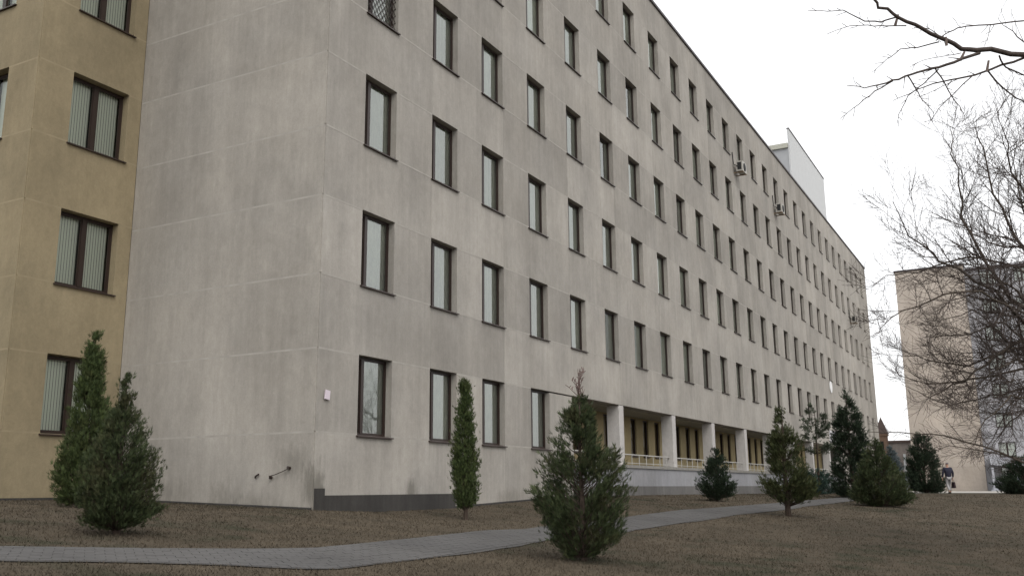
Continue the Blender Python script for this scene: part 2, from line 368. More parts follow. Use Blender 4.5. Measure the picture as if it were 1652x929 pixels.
# window parts, shared meshes; origin at the sill's left end on the facade plane
def window_meshes(tag_, w, h, rec, mull=False, fw=.042, cloth='curtain', third=False):
    fr = MB(); y0, y1 = rec, rec + .05
    fr.box(0.004, fw, y0, y1, .004, h - .004).box(w - fw, w - .004, y0, y1, .004, h - .004).box(fw, w - fw, y0, y1, .004, fw).box(fw, w - fw, y0, y1, h - fw, h - .004)
    if third: fr.box(.30, .40, y0 - .008, y1, fw, h - fw)
    if mull: fr.box(w * .5 - .065, w * .5 + .065, y0 - .012, y1, fw, h - fw)
    sash = .022; a, b = fw, w - fw                           # inner sash rebate, set back
    spans = ([(a, .30), (.40, b)] if third else [(a, b)]) if not mull else [(a, w * .5 - .065), (w * .5 + .065, b)]
    for (p, q) in spans:
        fr.box(p, p + sash, y0 + .015, y1 - .01, fw, h - fw).box(q - sash, q, y0 + .015, y1 - .01, fw, h - fw).box(p + sash, q - sash, y0 + .015, y1 - .01, fw, fw + sash).box(p + sash, q - sash, y0 + .015, y1 - .01, h - fw - sash, h - fw)
    pn = MB()
    for (p, q) in spans: pn.quad((p + .02, rec + .035, fw + .02), (q - .02, rec + .035, fw + .02), (q - .02, rec + .035, h - fw - .02), (p + .02, rec + .035, h - fw - .02))
    sl = MB(); sl.v = [(-.035, -.055, -.05), (w + .035, -.055, -.05), (w + .035, rec, -.012), (-.035, rec, -.012), (-.035, -.055, -.022), (w + .035, -.055, -.022), (w + .035, rec, .012), (-.035, rec, .012)]
    sl.f = [(0, 3, 2, 1), (4, 5, 6, 7), (0, 1, 5, 4), (1, 2, 6, 5), (2, 3, 7, 6), (3, 0, 4, 7)]
    ct = MB(); k = 14
    def folds(x0, x1, k):
        for i in range(k):
            xa, xb = x0 + (x1 - x0) * i / k, x0 + (x1 - x0) * (i + 1) / k; da, db = (.03 if i % 2 else 0), (0 if i % 2 else .03)
            ct.quad((xa, rec + .08 + da, .02), (xb, rec + .08 + db, .02), (xb, rec + .08 + db, h - .02), (xa, rec + .08 + da, h - .02))
    if cloth == 'blind':
        for (p, q) in spans:
            nb = 9
            for i in range(nb):
                xa = p + (q - p) * i / nb; ct.quad((xa + .005, rec + .128, .04), (xa + (q - p) / nb * 1.04, rec + .14, .04), (xa + (q - p) / nb * 1.04, rec + .14, h - .02), (xa + .005, rec + .128, h - .02))
    elif cloth == 'half': folds(.02, w * .3, 5); folds(w * .78, w - .02, 4)
    else: folds(.02, w - .02, k)
    return fr.mesh(tag_ + 'window'), pn.mesh(tag_ + 'pane'), sl.mesh(tag_ + 'sill'), ct.mesh(tag_ + 'curtain')
def put_window(parent, loc, ms, glassmat, clothmat, cloth='curtain', rot=0):
    fr, pn, sl, ct = ms
    o = link('window', fr, M['frame'], parent); o.location = loc; o.rotation_euler = (0, 0, rot)
    link('pane', pn, glassmat, o); link('sill', sl, M['sill'], o); link('blind' if cloth == 'blind' else 'curtain', ct, clothmat, o)
    return o
WM = window_meshes('', WW, WH, .17, third=True); WMH = window_meshes('half_', WW, WH, .17, cloth='half', third=True)
rw = random.Random(3)
bands = []
for fl in range(NF + 1):
    z0 = -.5 if fl == 0 else HEAD1 + HF * (fl - 1) + .012
    z1 = SILL1 + HF * fl - .012 if fl < NF else ZTOP
    bands.append((z0, z1))
joints = []
for k in range(9): joints += [US[3 * k + 1], US[3 * k + 2] + WW]
joints = [0.02] + [j for j in joints if j < UEND - 1] + [UEND]
seal = MB()
for fl, (z0, z1) in enumerate(bands):
    js = joints if fl else [0.02, 4.18, 7.95, COL0]
    if fl == 0: segs = [(a, b) for a, b in zip(js, js[1:])] + [(COL1, 68), (68, 75), (75, UEND)]
    else: segs = list(zip(js, js[1:]))
    for (a, b) in segs:
        panel('wall_panel', M['grey'], mb_, a + .006, b - .006, z0, z1, y=rw.uniform(.0005, .0025))
    if fl < NF:                                              # piers between the windows of the floor above this band
        p0, p1 = SILL1 + HF * fl + .012, HEAD1 + HF * fl - .012
        cols = US if fl else [u_ for u_ in US if u_ < COL0 - 2] + [u_ for u_ in US if u_ > COL1]
        edges = [0.02] + [e for u_ in cols for e in (u_, u_ + WW)] + [UEND]
        for a, b in zip(edges[0::2], edges[1::2]):
            if fl == 0 and a < COL0 - .1 < b:
                panel('wall_panel', M['grey'], mb_, a, COL0, p0, p1 - .02, y=rw.uniform(.0005, .0025)); a = COL1
            if fl == 0 and a < COL1 - .1 and b > COL1: a = COL1
            panel('wall_panel', M['grey'], mb_, a, b, p0, p1, y=rw.uniform(.0005, .0025))
        for i, u_ in enumerate(cols):
            half = rw.random() < .16 and not (i < 4)
            o = put_window(mb_, (u_, 0, SILL1 + HF * fl), WMH if half else WM, M['pane'], M['curtain'])
            if fl == 3 and i == 0:                           # diamond grille
                g_ = MB()
                for q in range(-9, 10):
                    for sg in (1, -1):
                        xs = [];
                        for t in np.linspace(0, 1, 41):
                            xx = WW * t; zz = q * .19 + sg * (xx - WW / 2) * 1.25 + WH / 2
                            if .03 < zz < WH - .03: xs.append((xx, zz))
                        if len(xs) > 1: g_.tube([(xs[0][0], .10 + .008 * sg, xs[0][1]), (xs[-1][0], .10 + .008 * sg, xs[-1][1])], .009, 4)
                g_.build('grille', M['frame'], o)
# mortar strips in the joints, recessed behind the panel faces
for fl, (z0, z1) in enumerate(bands):
    xs = [(.03, UEND)] if fl else [(.03, COL0), (COL1, UEND)]
    for (a, b) in xs:
        edges = [a] + [e for u_ in US if a < u_ < b - 1 for e in (u_, u_ + WW)] + [b]
        for p, q in zip(edges[0::2], edges[1::2]):
            if q - p < .05: continue
            if fl < NF: seal.box(p, q, -.0005, .2, z1 - .008, z1 + .032)
            if fl > 0 and not (fl == 1 and q > COL0 and p < COL1): seal.box(p, q, -.0005, .2, z0 - .032, z0 + .008)
    for j in (joints[1:-1] if fl else [4.18, 7.95]): seal.box(j - .01, j + .01, .0065, .2, z0, z1)
# side wall panels (face -X)
zs = [-.5, SILL1]
for fl in range(NF): zs += [HEAD1 + HF * fl, SILL1 + HF * (fl + 1)]
zs[-1] = ZTOP
for a, b in zip(zs, zs[1:]):
    panel('wall_panel', M['side'], mb_, .02, SIDE_Y - .004, a + .012, b - .012, y=0, axis='y', depth=.3)
    if a > 0: seal.box(-.0005, .2, .03, SIDE_Y - .01, a - .02, a + .02)
tag(seal.build('joint_mortar', M['seal'], mb_), kind='stuff')
core = MB().box(.35, UEND - .3, .55, 14, HEAD1, ZTOP - .3).box(.35, COL0 - .02, .55, 14, -.6, HEAD1).box(COL1, UEND - .3, .55, 14, -.6, HEAD1).box(UEND - .3, UEND, .35, 14, -.6, ZTOP)
core.build('wall_core', M['shell'], mb_)
MB().box(.3, UEND, .35, 14, ZTOP - .25, ZTOP - .05).build('roof', M['roofgrey'], mb_)
MB().box(-.05, UEND + .06, -.07, .30, ZTOP + .004, ZTOP + .12).box(-.05, .30, .30, SIDE_Y, ZTOP + .004, ZTOP + .12).build('roof_coping', M['coping'], mb_)
MB().box(.30, 5.3, -.05, -.002, -.4, .43).box(.03, .30, -.06, -.002, -.4, .57).build('plinth', M['plinth'], mb_)

gap = MB()
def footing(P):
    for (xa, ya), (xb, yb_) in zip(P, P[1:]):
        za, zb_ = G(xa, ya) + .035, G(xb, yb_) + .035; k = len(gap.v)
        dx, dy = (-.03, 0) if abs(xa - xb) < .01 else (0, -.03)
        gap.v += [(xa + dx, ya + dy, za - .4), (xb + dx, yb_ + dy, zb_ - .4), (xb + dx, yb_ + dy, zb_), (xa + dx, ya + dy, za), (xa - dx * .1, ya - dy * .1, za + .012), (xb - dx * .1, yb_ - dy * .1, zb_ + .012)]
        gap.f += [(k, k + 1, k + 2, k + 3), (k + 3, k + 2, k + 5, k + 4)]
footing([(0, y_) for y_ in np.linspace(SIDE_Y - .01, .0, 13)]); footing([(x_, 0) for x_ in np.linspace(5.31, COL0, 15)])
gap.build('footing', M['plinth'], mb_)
# colonnade: base, white parapet, slab edge, floor, back wall, soffit
MB().box(COL0, COL1, -.01, .3, -.5, .60).build('base_course', M['base'], mb_)
MB().box(COL0 + .003, COL1, .02, .3, .60, 1.24).build('parapet', M['white'], mb_)
MB().box(COL0 + .006, COL1, -.03, 1.6, 1.24, 1.35).build('gallery_floor', M['slab'], mb_)
MB().box(COL0 + .01, COL1, .35, 1.7, HEAD1 - .035, HEAD1 + .03).build('soffit', M['soffit'], mb_)
BW = 1.55                                                    # plane of the recessed back wall
gal_w, gal_h, gal_z = .62, 1.5, 1.82
fr = MB(); fr.box(0, .06, .06, .12, 0, gal_h).box(gal_w - .06, gal_w, .06, .12, 0, gal_h).box(.06, gal_w - .06, .06, .12, 0, .06).box(.06, gal_w - .06, .06, .12, gal_h - .06, gal_h)
fr = fr.mesh('gallery_window'); pn = MB().quad((.05, .1, .05), (gal_w - .05, .1, .05), (gal_w - .05, .1, gal_h - .05), (.05, .1, gal_h - .05)).mesh('gallery_pane')
bl = MB()
for i in range(6): bl.quad((.04 + .09 * i, .15 + .02 * (i % 2), .03), (.13 + .09 * i, .17 - .02 * (i % 2), .03), (.13 + .09 * i, .17 - .02 * (i % 2), gal_h - .03), (.04 + .09 * i, .15 + .02 * (i % 2), gal_h - .03))
bl = bl.mesh('gallery_curtain'); gs = MB().box(-.03, gal_w + .03, -.05, .06, -.05, -.005).mesh('gallery_sill')
wx = [COL0 + .55 + 1.395 * i for i in range(34)]
edges = [COL0 - .3] + [e for x_ in wx for e in (x_, x_ + gal_w)] + [COL1]
for a, b in zip(edges[0::2], edges[1::2]): panel('back_wall_panel', M['ochre'], mb_, a, b, gal_z, gal_z + gal_h, y=BW, depth=.3)
bw = MB().box(COL0 - .3, COL1, BW + .004, BW + .3, 1.35, gal_z - .002).box(COL0 - .3, COL1, BW + .004, BW + .3, gal_z + gal_h + .002, HEAD1 - .036)
bw.build('back_wall', M['ochre'], mb_)
MB().box(COL0 - .3, COL1, BW + .31, BW + .4, 1.3, HEAD1).build('gallery_room_wall', M['dark'], mb_)
for x_ in wx:
    o = link('window', fr, M['frame'], mb_); o.location = (x_, BW, gal_z)
    link('pane', pn, M['ypane'], o); link('curtain', bl, M['brownpane'], o); link('sill', gs, M['sill'], o)
PX = [16.28, 21.93, 27.39, 32.95, 38.40, 44.0, 49.6, 55.45, 60.4]
pm = MB(); pm.box(0, .44, .012, .47, 1.351, HEAD1 - .002); pmesh = pm.mesh('pillar'); pmesh.materials.append(M['pillar'])
for x_ in PX: link('pillar', pmesh, None, mb_).location = (x_, 0, 0)
bal = MB().box(-.012, .012, -.012, .012, 1.351, 1.715).mesh('baluster')
spans = [COL0 + .02] + [e for x_ in PX for e in (x_, x_ + .44)]
for a, b in list(zip(spans[0::2], spans[1::2]))[:-1]:
    rl = MB().box(a, b, .17, .21, 1.716, 1.75).box(a, b, .18, .20, 1.42, 1.44).build('railing', M['rail'], mb_)
    n = max(2, round((b - a) / .75))
    for i in range(n):
        o = link('baluster', bal, M['rail'], rl); o.location = (a + (b - a) * (i + .5) / n, .19, 0)

# white screen block on the roof
rb = empty('rooftop_screen', (57, 1.5, ZTOP), 'tall white clad stair tower head standing on the roof edge', 'rooftop block')
rbz = -ZTOP
XS = [57.1 + 1.435 * i for i in range(11)]
for a, b in zip(XS, XS[1:]):
    o = panel('cladding_panel', M['screen'], rb, a + .004, b - .004, ZTOP - .06, 28.15, y=1.5, depth=.12); o.location -= Vector(rb.location)
o = MB().box(57.1, 71.4, 1.46, 1.66, 28.152, 28.25).build('capping', M['coping'], rb); o.location = -Vector(rb.location)
o = MB().box(57.16, 71.2, 1.63, 8.4, ZTOP - .1, 26.6).build('side_wall', plain('pale_grey_cladding', (.36, .37, .38), noise=.04, scale=2), rb); o.location = -Vector(rb.location)
o = MB().box(57.0, 71.3, 1.64, 8.5, 26.61, 27.0).build('roof_edge', plain('roof_trim', (.42, .42, .36), noise=.1), rb); o.location = -Vector(rb.location)
o = MB().box(59.4, 60.0, 1.3, 1.48, ZTOP - .05, 22.9).build('vent_box', plain('vent_metal', (.3, .31, .3)), rb); o.location = -Vector(rb.location)

# air conditioners, signs, cable
def aircon(x, z, label):
    t = empty('air_conditioner', (x, 0, z), label, 'air conditioner', 'air conditioners on the grey facade')
    MB().box(-.42, .42, -.52, -.18, 0, .58).build('casing', M['acwhite'], t)
    g_ = MB(); g_.tube([(0, -.54, .29), (0, -.521, .29)], .23, 16); g_.build('fan_grille', M['acdark'], t)
    MB().box(-.424, -.421, -.46, -.24, .08, .5).build('side_vent', M['acdark'], t)
    for s in (-.3, .3): MB().box(s - .02, s + .02, -.55, -.004, -.05, -.004).build('bracket', M['rust'], t)
    MB().tube([(-.5, -.02, 1.1), (-.5, -.06, .4), (-.43, -.3, .25)], .025, 6).build('pipe', M['acdark'], t)
aircon(34.25, 17.35, 'white air conditioner on top floor of grey facade, nearer one of that row')
aircon(43.4, 17.4, 'white air conditioner on top floor of grey facade, below the rooftop screen')
aircon(70.0, 14.4, 'small dark looking air conditioner near the far end of grey facade')
t = MB().box(-.08, .08, -.045, -.02, -.095, .095).mesh('address_plate'); o = link('address_plate', t, M['plate']); o.location = (.31, 0, 2.46); o.rotation_euler = (0, .1, .06)
tag(o, 'small pinkish white plate fixed near the corner of grey building', 'sign')
m_ = MB(); m_.tube([(0, -.06, 0), (0, -.015, 0)], .43, 28); o = m_.build('round_sign', M['emblem']); o.location = (57.95, 0, 7.78)
tag(o, 'round white emblem plate high on the grey facade', 'sign')
o = MB().box(-1.6, 1.6, -.08, -.01, -.38, .38).build('sign_board', M['board']); o.location = (57.6, 0, 4.07); tag(o, 'white sign board above the entrance of grey building', 'sign')
MB().box(-1.64, 1.64, -.07, -.012, .383, .43).box(-1.64, 1.64, -.07, -.012, -.43, -.383).build('edge_trim', plain('board_trim', (.3, .3, .32)), o)
cb = MB(); cb.tube([(-.02, .62, .98), (-.06, .75, .92), (-.05, .95, .86), (-.10, 1.08, .82), (-.02, 1.15, .84)], .009, 5); cb.tube([(.0, .62, .98), (-.07, .62, .99)], .033, 7); cb.tube([(0, 1.10, .80), (-.06, 1.09, .79)], .03, 7); cb.tube([(0, 1.55, .80), (-.05, 1.5, .83), (-.04, 1.42, .87)], .02, 5)
tag(cb.build('cable_clamp', M['frame']), 'short dark cable hanging from clamps low on grey side wall', 'cable')

# ------------------------------------------------------------------ yellow building
YX, YY0 = -2.83, 5.93
yb = empty('yellow_building', (YX, YY0, 0), 'yellow rendered block adjoining the grey side wall', 'building')
ymat = M['yellow']; YW, YH, YS1 = 1.545, 1.71, 1.79
YWM = window_meshes('wide_', YW, YH, .2, mull=True, fw=.06, cloth='blind')
def at_yb(o): o.location = Vector(o.location) - Vector(yb.location); return o
yseal = MB()
ys = [-.5]
for fl in range(6): ys += [YS1 + 3.298 * fl, YS1 + 3.298 * fl + YH]
ys += [ZTOP]
yu = -1.925
side_w = [7.0, 10.2, 13.4, 16.6]
for i, (a, b) in enumerate(zip(ys, ys[1:])):
    a2, b2 = a + (.008 if i else 0), b - .008
    if i % 2 == 0:
        at_yb(panel('wall_panel', ymat, yb, YX + .02, .0, a2, b2, y=YY0)); at_yb(panel('wall_panel', ymat, yb, YY0 + .02, 20, a2, b2, y=YX, axis='y'))
    else:
        at_yb(panel('wall_panel', ymat, yb, YX + .02, yu, a2, b2, y=YY0)); at_yb(panel('wall_panel', ymat, yb, yu + YW, .0, a2, b2, y=YY0))
        at_yb(put_window(yb, (yu, YY0, a), YWM, M['ypane'], M['blind'], 'blind'))
        e = [YY0 + .02] + [q for y_ in side_w for q in (y_, y_ + YW)] + [20]
        for p, q in zip(e[0::2], e[1::2]): at_yb(panel('wall_panel', ymat, yb, p, q, a2, b2, y=YX, axis='y'))
        for y_ in side_w: at_yb(put_window(yb, (YX, y_ + YW, a), YWM, M['ypane'], M['blind'], 'blind', rot=-math.pi / 2))
    if i:
        for p, q in ((YX + .03, yu), (yu + YW, 0)): yseal.box(p, q, YY0 - .0005, YY0 + .2, a - .02, a + .02)
        e = [YY0 + .03] + [q for y_ in side_w for q in (y_, y_ + YW)] + [20]
        for p, q in zip(e[0::2], e[1::2]): yseal.box(YX - .0005, YX + .2, p, q, a - .02, a + .02)
tag(at_yb(yseal.build('joint_mortar', M['yseal'], yb)), kind='stuff')
at_yb(MB().box(YX + .6, 6, YY0 + .6, 20, -.5, ZTOP).build('wall_core', M['dark'], yb))
at_yb(MB().box(YX - .03, -.035, YY0 - .03, YY0 + .1, -.4, G(-1.4, YY0) + .06).build('footing', M['plinth'], yb))
at_yb(MB().box(YX - .05, .3, YY0 - .05, 20, ZTOP + .004, ZTOP + .12).build('roof_coping', M['coping'], yb))

# ------------------------------------------------------------------ far building with a blank beige end wall
BX, BY0, BY1, BZ = 90.0, -1.85, -8.42, 22.65
fb = empty('apartment_block', (BX, BY1, 0), 'apartment block with blank beige end wall beyond the lawn', 'building')
def at_fb(o): o.location = Vector(o.location) - Vector(fb.location); return o
zz = [-.5] + [2.35 + 2.9 * i for i in range(8)]; zz[-1] = BZ
for a, b in zip(zz, zz[1:]):
    for p, q in ((BY1 + .004, (BY0 + BY1) / 2), ((BY0 + BY1) / 2, BY0)): at_fb(panel('wall_panel', M['beige'], fb, p + .003, q - .003, a + .006, b - .006, y=BX, axis='y', depth=.3))
at_fb(MB().box(BX + .05, 120, BY1 + .01, BY0 - .01, -.5, BZ - .02).build('wall_core', M['shell'], fb))
fwm = window_meshes('flat_', 1.5, 1.4, .12, mull=True, fw=.06)
WX = BX + 1.2; WY = [BY1 - 1.35 - 1.5 - 3.1 * i for i in range(8)]        # grey wing set back beside the end wall, windows look to -X
for i, (a, b) in enumerate(zip(zz, zz[1:])):
    za, zb = (a + .95, a + 2.35) if i else (.9, 2.3)
    ye = BY1 - 26
    at_fb(MB().box(WX, WX + .4, ye, BY1 + .3, a, za - .003).box(WX, WX + .4, ye, BY1 + .3, zb + .003, b - .003).build('facade_band', M['blueish'], fb))
    e = [BY1 + .3] + [q for y_ in WY for q in (y_ + 1.5, y_)] + [ye]
    for p, q in zip(e[0::2], e[1::2]): at_fb(MB().box(WX + .002, WX + .4, q, p, za, zb).build('facade_pier', M['blueish'], fb))
    for y_ in WY: at_fb(put_window(fb, (WX, y_ + 1.5, za), fwm, M['pane'], M['curtain'], rot=-math.pi / 2))
at_fb(MB().box(WX + .45, 120, BY1 - 26, BY1 + .3, -.5, BZ - .6).build('wing_core', M['shell'], fb))
at_fb(MB().box(WX - .15, 120, BY1 - 26.1, BY1 - .11, BZ - .4, BZ - .2).build('roof', M['coping'], fb))
at_fb(MB().box(BX - .1, 120, BY1 - .1, BY0 + .1, BZ + .004, BZ + .16).build('roof_coping', M['coping'], fb))
pc = MB(); pc.v = [(0, 0, 2.5), (4, 0, 2.5), (4, -2.3, 2.2), (0, -2.3, 2.2), (0, 0, 3.3), (4, 0, 3.3), (4, -2.3, 2.35), (0, -2.3, 2.35)]; pc.f = [(0, 3, 2, 1), (4, 7, 6, 5), (0, 1, 5, 4), (1, 2, 6, 5), (2, 3, 7, 6), (3, 0, 4, 7)]
pmat = plain('porch_paint', (.42, .43, .47), .5)
pc.v = [(-1.9 + x * .77, y - .55, z) for x, y, z in pc.v]
pcz = G(93, -10)
pch = pc.build('porch_canopy', pmat, fb)
for x_, y_ in ((-1.75, -2.65), (-1.75, -.7)): MB().box(x_ - .1, x_ + .1, y_ - .1, y_ + .1, pcz - .1, 2.2).build('porch_post', pmat, fb)
MB().box(-2.1, 1.19, -3.0, -.4, pcz - .1, pcz + .18).box(-1.6, 1.185, -2.9, -.5, pcz + .183, pcz + .36).build('porch_step', pmat, fb)
MB().box(-1.5, 1.18, -2.78, -2.72, pcz + .363, 1.35).build('porch_side_panel', plain('porch_panel_dark', (.10, .11, .17)), fb)

# ------------------------------------------------------------------ houses in the gap
gt = empty('brick_turret', (118, 4.45, 0), 'slim brown brick turret with pointed roof in the gap beyond grey block', 'tower')
MB().box(-.65, .65, -.62, .62, -.5, 7.3).build('wall', M['brick'], gt)
MB().box(-.75, .75, -.74, .74, 7.003, 7.25).build('cornice', M['brick'], gt)
rf = MB(); rf.v = [(-.8, -.8, 7.303), (.8, -.8, 7.303), (.8, .8, 7.303), (-.8, .8, 7.303), (-.1, -.02, 9.5), (.1, .02, 9.5)]; rf.f = [(0, 3, 2, 1), (0, 1, 5, 4), (1, 2, 5), (2, 3, 4, 5), (3, 0, 4)]
rf.build('roof', M['tinroof'], gt)
MB().box(-.66, -.652, -.2, .2, 5.2, 6.3).build('window', M['dark'], gt)
gh = empty('low_house', (130, 6, 0), 'low grey brown building closing the gap between two blocks', 'building')
MB().box(0, 14, -14, 8, -.5, 6.6).build('wall', M['stonewall'], gh)
MB().box(-.2, 14.2, -14.2, 8.2, 6.603, 6.9).build('roof', M['tinroof'], gh)
for y_ in (-.85, -2.75): MB().box(-.25, -.003, y_ - .15, y_ + .15, -.3, 5.0).build('pilaster', M['screen'], gh)
for y_ in (-11, -7.5, -4.5): MB().box(-.06, -.003, y_, y_ + 1.4, 1.6, 3.4).build('window', M['brownpane'], gh)

# ------------------------------------------------------------------ evergreens
def sprays(rg, P, D, L, fan=5, spread=.55, wid=.16):
    """fans of narrow leaf blades: P origins, D directions, L lengths -> verts, quads, tint"""
    n = len(P); D = D / np.linalg.norm(D, axis=1, keepdims=True)
    T = np.cross(D, rg.normal(size=(n, 3))); T /= np.linalg.norm(T, axis=1, keepdims=True); Nn = np.cross(D, T)
    V = []; t0 = rg.random(n); tint = []
    for k in range(fan):
        a = (k - (fan - 1) / 2) / max(1, (fan - 1) / 2) * spread + rg.normal(0, .12, n)
        d = D * np.cos(a)[:, None] + T * np.sin(a)[:, None] + Nn * rg.normal(0, .18, n)[:, None]
        s = np.cross(d, Nn); l = (L * (1 - .35 * abs(k - (fan - 1) / 2) / max(1, (fan - 1) / 2)) * rg.uniform(.7, 1.15, n))[:, None]
        w_ = l * wid
        o_ = P + D * (L * .18 * (k % 2))[:, None]
        V.append(np.stack([o_, o_ + d * l * .5 + s * w_, o_ + d * l, o_ + d * l * .5 - s * w_], 1)); tint.append(np.repeat((t0 * .7 + .3 * rg.random(n))[:, None], 4, 1))
    V = np.concatenate(V).reshape(-1, 3); t = np.concatenate(tint).reshape(-1)
    return V, np.arange(len(V)).reshape(-1, 4), t
def evergreen(name, label, cat, x, y, H, prof, mat, n_limb, per, L, seed, trunk_r=.05, up=.9, z0=0.0, lean=(0, 0), fan=7, wid=.058, spread=.5, core=.35, group=None, limb_r=.010, jit=.25):
    """prof: (height fraction, half width to the viewer's left, to the right) in metres. Crown = many limbs carrying leaf fans."""
    rg = np.random.default_rng(seed); zb = G(x, y); per = int(per * 1.7)
    t = empty(name, (x, y, zb), label, cat, group)
    v = np.array([x - CAM[0], y - CAM[1]]); v /= np.linalg.norm(v); er = np.array([v[1], -v[0]])
    pt, pl, pr = np.array(prof).T
    tr = MB()
    hs_ = np.linspace(0, .97, 9)
    tr.tube([(lean[0] * h * h + .02 * math.sin(7 * h + seed), lean[1] * h * h + .02 * math.cos(5 * h + seed), H * h - (.1 if h == 0 else 0)) for h in hs_], [trunk_r * (1 - .93 * h) + .003 for h in hs_], 7)
    Pa, Da, La = [], [], []
    area = np.maximum((pl + pr), .02); tt = np.linspace(pt[0], pt[-1], 400); wgt = np.interp(tt, pt, area) + .09; wgt /= wgt.sum()
    for i in range(n_limb):
        ht = rg.choice(tt, p=wgt) + rg.uniform(-.01, .01); ht = min(max(ht, pt[0]), pt[-1]); th = rg.uniform(0, 2 * np.pi); dr = np.array([math.cos(th), math.sin(th)]); c = dr @ er
        rl, rr = np.interp(ht, pt, pl), np.interp(ht, pt, pr); R_ = rr * (1 + c) / 2 + rl * (1 - c) / 2
        R_ = R_ * (1 - jit * rg.random() ** 2.0) * (1.0 + .10 * math.sin(3 * th + 9 * ht + seed))
        tip = np.array([dr[0] * R_ + lean[0] * ht * ht, dr[1] * R_ + lean[1] * ht * ht, H * ht])
        rise = min(R_ * up, H * ht - pt[0] * H * .5) if up > 0 else R_ * up
        hb = max(H * ht - rise, pt[0] * H * .4); root = np.array([lean[0] * (hb / H) ** 2, lean[1] * (hb / H) ** 2, hb])
        if limb_r: tr.tube([root, root * .5 + tip * .5 + np.array([0, 0, -.06 * R_]), root * .08 + tip * .92], [limb_r, limb_r * .7, limb_r * .3], 4, cap=False)
        s = core + (1 - core) * rg.random(per) ** .7; p = root + (tip - root) * s[:, None] + rg.normal(0, L * .55, (per, 3)) * np.array([1, 1, .8])
        p[:, 2] = np.maximum(p[:, 2], .02)
        d = (tip - root) / (np.linalg.norm(tip - root) + 1e-6) + rg.normal(0, .38, (per, 3)) + np.array([0, 0, .55 * np.sign(up) if up else 0])
        Pa.append(p); Da.append(d); La.append(L * rg.uniform(.7, 1.3, per))
    V, Q, tn = sprays(rg, np.concatenate(Pa), np.concatenate(Da), np.concatenate(La), fan, spread, wid)
    tr.build('trunk', M['bark'], t)
    link('crown', fast_mesh('crown', V, Q, tn), mat, t)
    return t

EV = 'evergreens on the lawn'
evergreen('thuja_shrub', 'large loose thuja with reddish dead tip in the foreground lawn', 'shrub', -2.70, -7.11, 2.46,
          [(.04, .24, .24), (.12, .44, .48), (.25, .64, .66), (.36, .72, .70), (.48, .60, .62), (.55, .54, .58), (.60, .46, .50), (.64, .40, .26), (.70, .33, .20), (.76, .27, .17), (.80, .21, .13), (.86, .13, .09), (.90, .05, .04)], M['thuja'], 215, 23, .085, 21, .045, up=.8, core=.42, limb_r=.009, jit=.45)
# dead sprig above that thuja: part of it
rg = np.random.default_rng(4); tb = [o for o in bpy.data.objects if o.name == 'thuja_shrub'][0]
dm = MB()
for k in range(13):
    a = rg.uniform(0, 6.28); h = 2.22 + .026 * k; R_ = rg.uniform(.06, .17) * (1 - .03 * k); e = (math.cos(a) * R_, math.sin(a) * R_, h + rg.uniform(.06, .16))
    dm.tube([(0, 0, h - .04), ((e[0]) * .6, (e[1]) * .6, (h + e[2]) / 2 - .01), e], [.006, .005, .002], 4)
    for q in range(4):
        f_ = .4 + .6 * rg.random(); b = (e[0] * f_, e[1] * f_, h + (e[2] - h) * f_); dm.tube([b, (b[0] + rg.normal(0, .025), b[1] + rg.normal(0, .025), b[2] + rg.uniform(.02, .06))], [.004, .006], 4)
dm.tube([(0, 0, 1.8), (.01, 0, 2.25), (0, .01, 2.66)], [.014, .010, .004], 5)
dm.build('dead_sprig', plain('dead_sprig_bark', (.13, .085, .075)), tb)
evergreen('thuja_tree', 'slim columnar green thuja in front of the ground floor windows', 'tree', 2.62, -1.96, 3.02,
          [(.10, .10, .12), (.16, .20, .26), (.25, .26, .27), (.35, .29, .29), (.45, .26, .25), (.55, .24, .20), (.65, .21, .18), (.75, .16, .16), (.83, .14, .11), (.86, .06, .05), (.92, .09, .09), (.98, .04, .03)], M['thujag'], 210, 24, .08, 33, .05, up=2.0, core=.35, limb_r=.006, jit=.35)
evergreen('thuja_tree', 'tall pointed thuja against the yellow wall, behind a broader one', 'tree', -3.55, 2.3, 3.12,
          [(.02, .42, .42), (.12, .50, .50), (.25, .46, .46), (.4, .38, .38), (.55, .31, .33), (.68, .23, .24), (.78, .16, .16), (.86, .13, .12), (.92, .06, .05), (1.0, .02, .02)], M['thujag'], 260, 30, .085, 41, .05, up=1.7, core=.35, limb_r=.006, jit=.25)
evergreen('thuja_tree', 'broad brownish green thuja at the left beside the footpath', 'tree', -6.60, -2.40, 2.0,
          [(.05, .30, .34), (.10, .45, .50), (.2, .52, .54), (.35, .47, .50), (.48, .40, .48), (.58, .33, .44), (.66, .25, .33), (.74, .17, .24), (.82, .10, .16), (.9, .06, .09), (1.0, .02, .02)], M['thuja'], 260, 34, .058, 52, .05, up=1.3, core=.4, limb_r=.007, jit=.3)
evergreen('thuja_shrub', 'small dark conical evergreen before the white parapet', 'shrub', 17.78, -2.95, 1.82,
          [(.03, .28, .25), (.1, .45, .52), (.25, .68, .68), (.35, .66, .66), (.45, .52, .56), (.6, .40, .42), (.75, .26, .28), (.88, .12, .14), (1.0, .03, .03)], M['darkleaf'], 150, 22, .10, 61, .05, up=1.0, core=.4, limb_r=.008)
evergreen('thuja_tree', 'sparse olive thuja on a bare trunk beside the footpath', 'tree', 12.65, -6.48, 3.0,
          [(.16, .20, .55), (.2, .5, .75), (.25, .72, .78), (.34, .78, .72), (.37, .40, .70), (.5, .38, .62), (.65, .44, .54), (.78, .42, .46), (.83, .14, .12), (.9, .14, .18), (.95, .05, .05), (1.0, .03, .03)], M['olive'], 125, 24, .125, 73, .085, up=.75, core=.4, limb_r=.012, jit=.5)
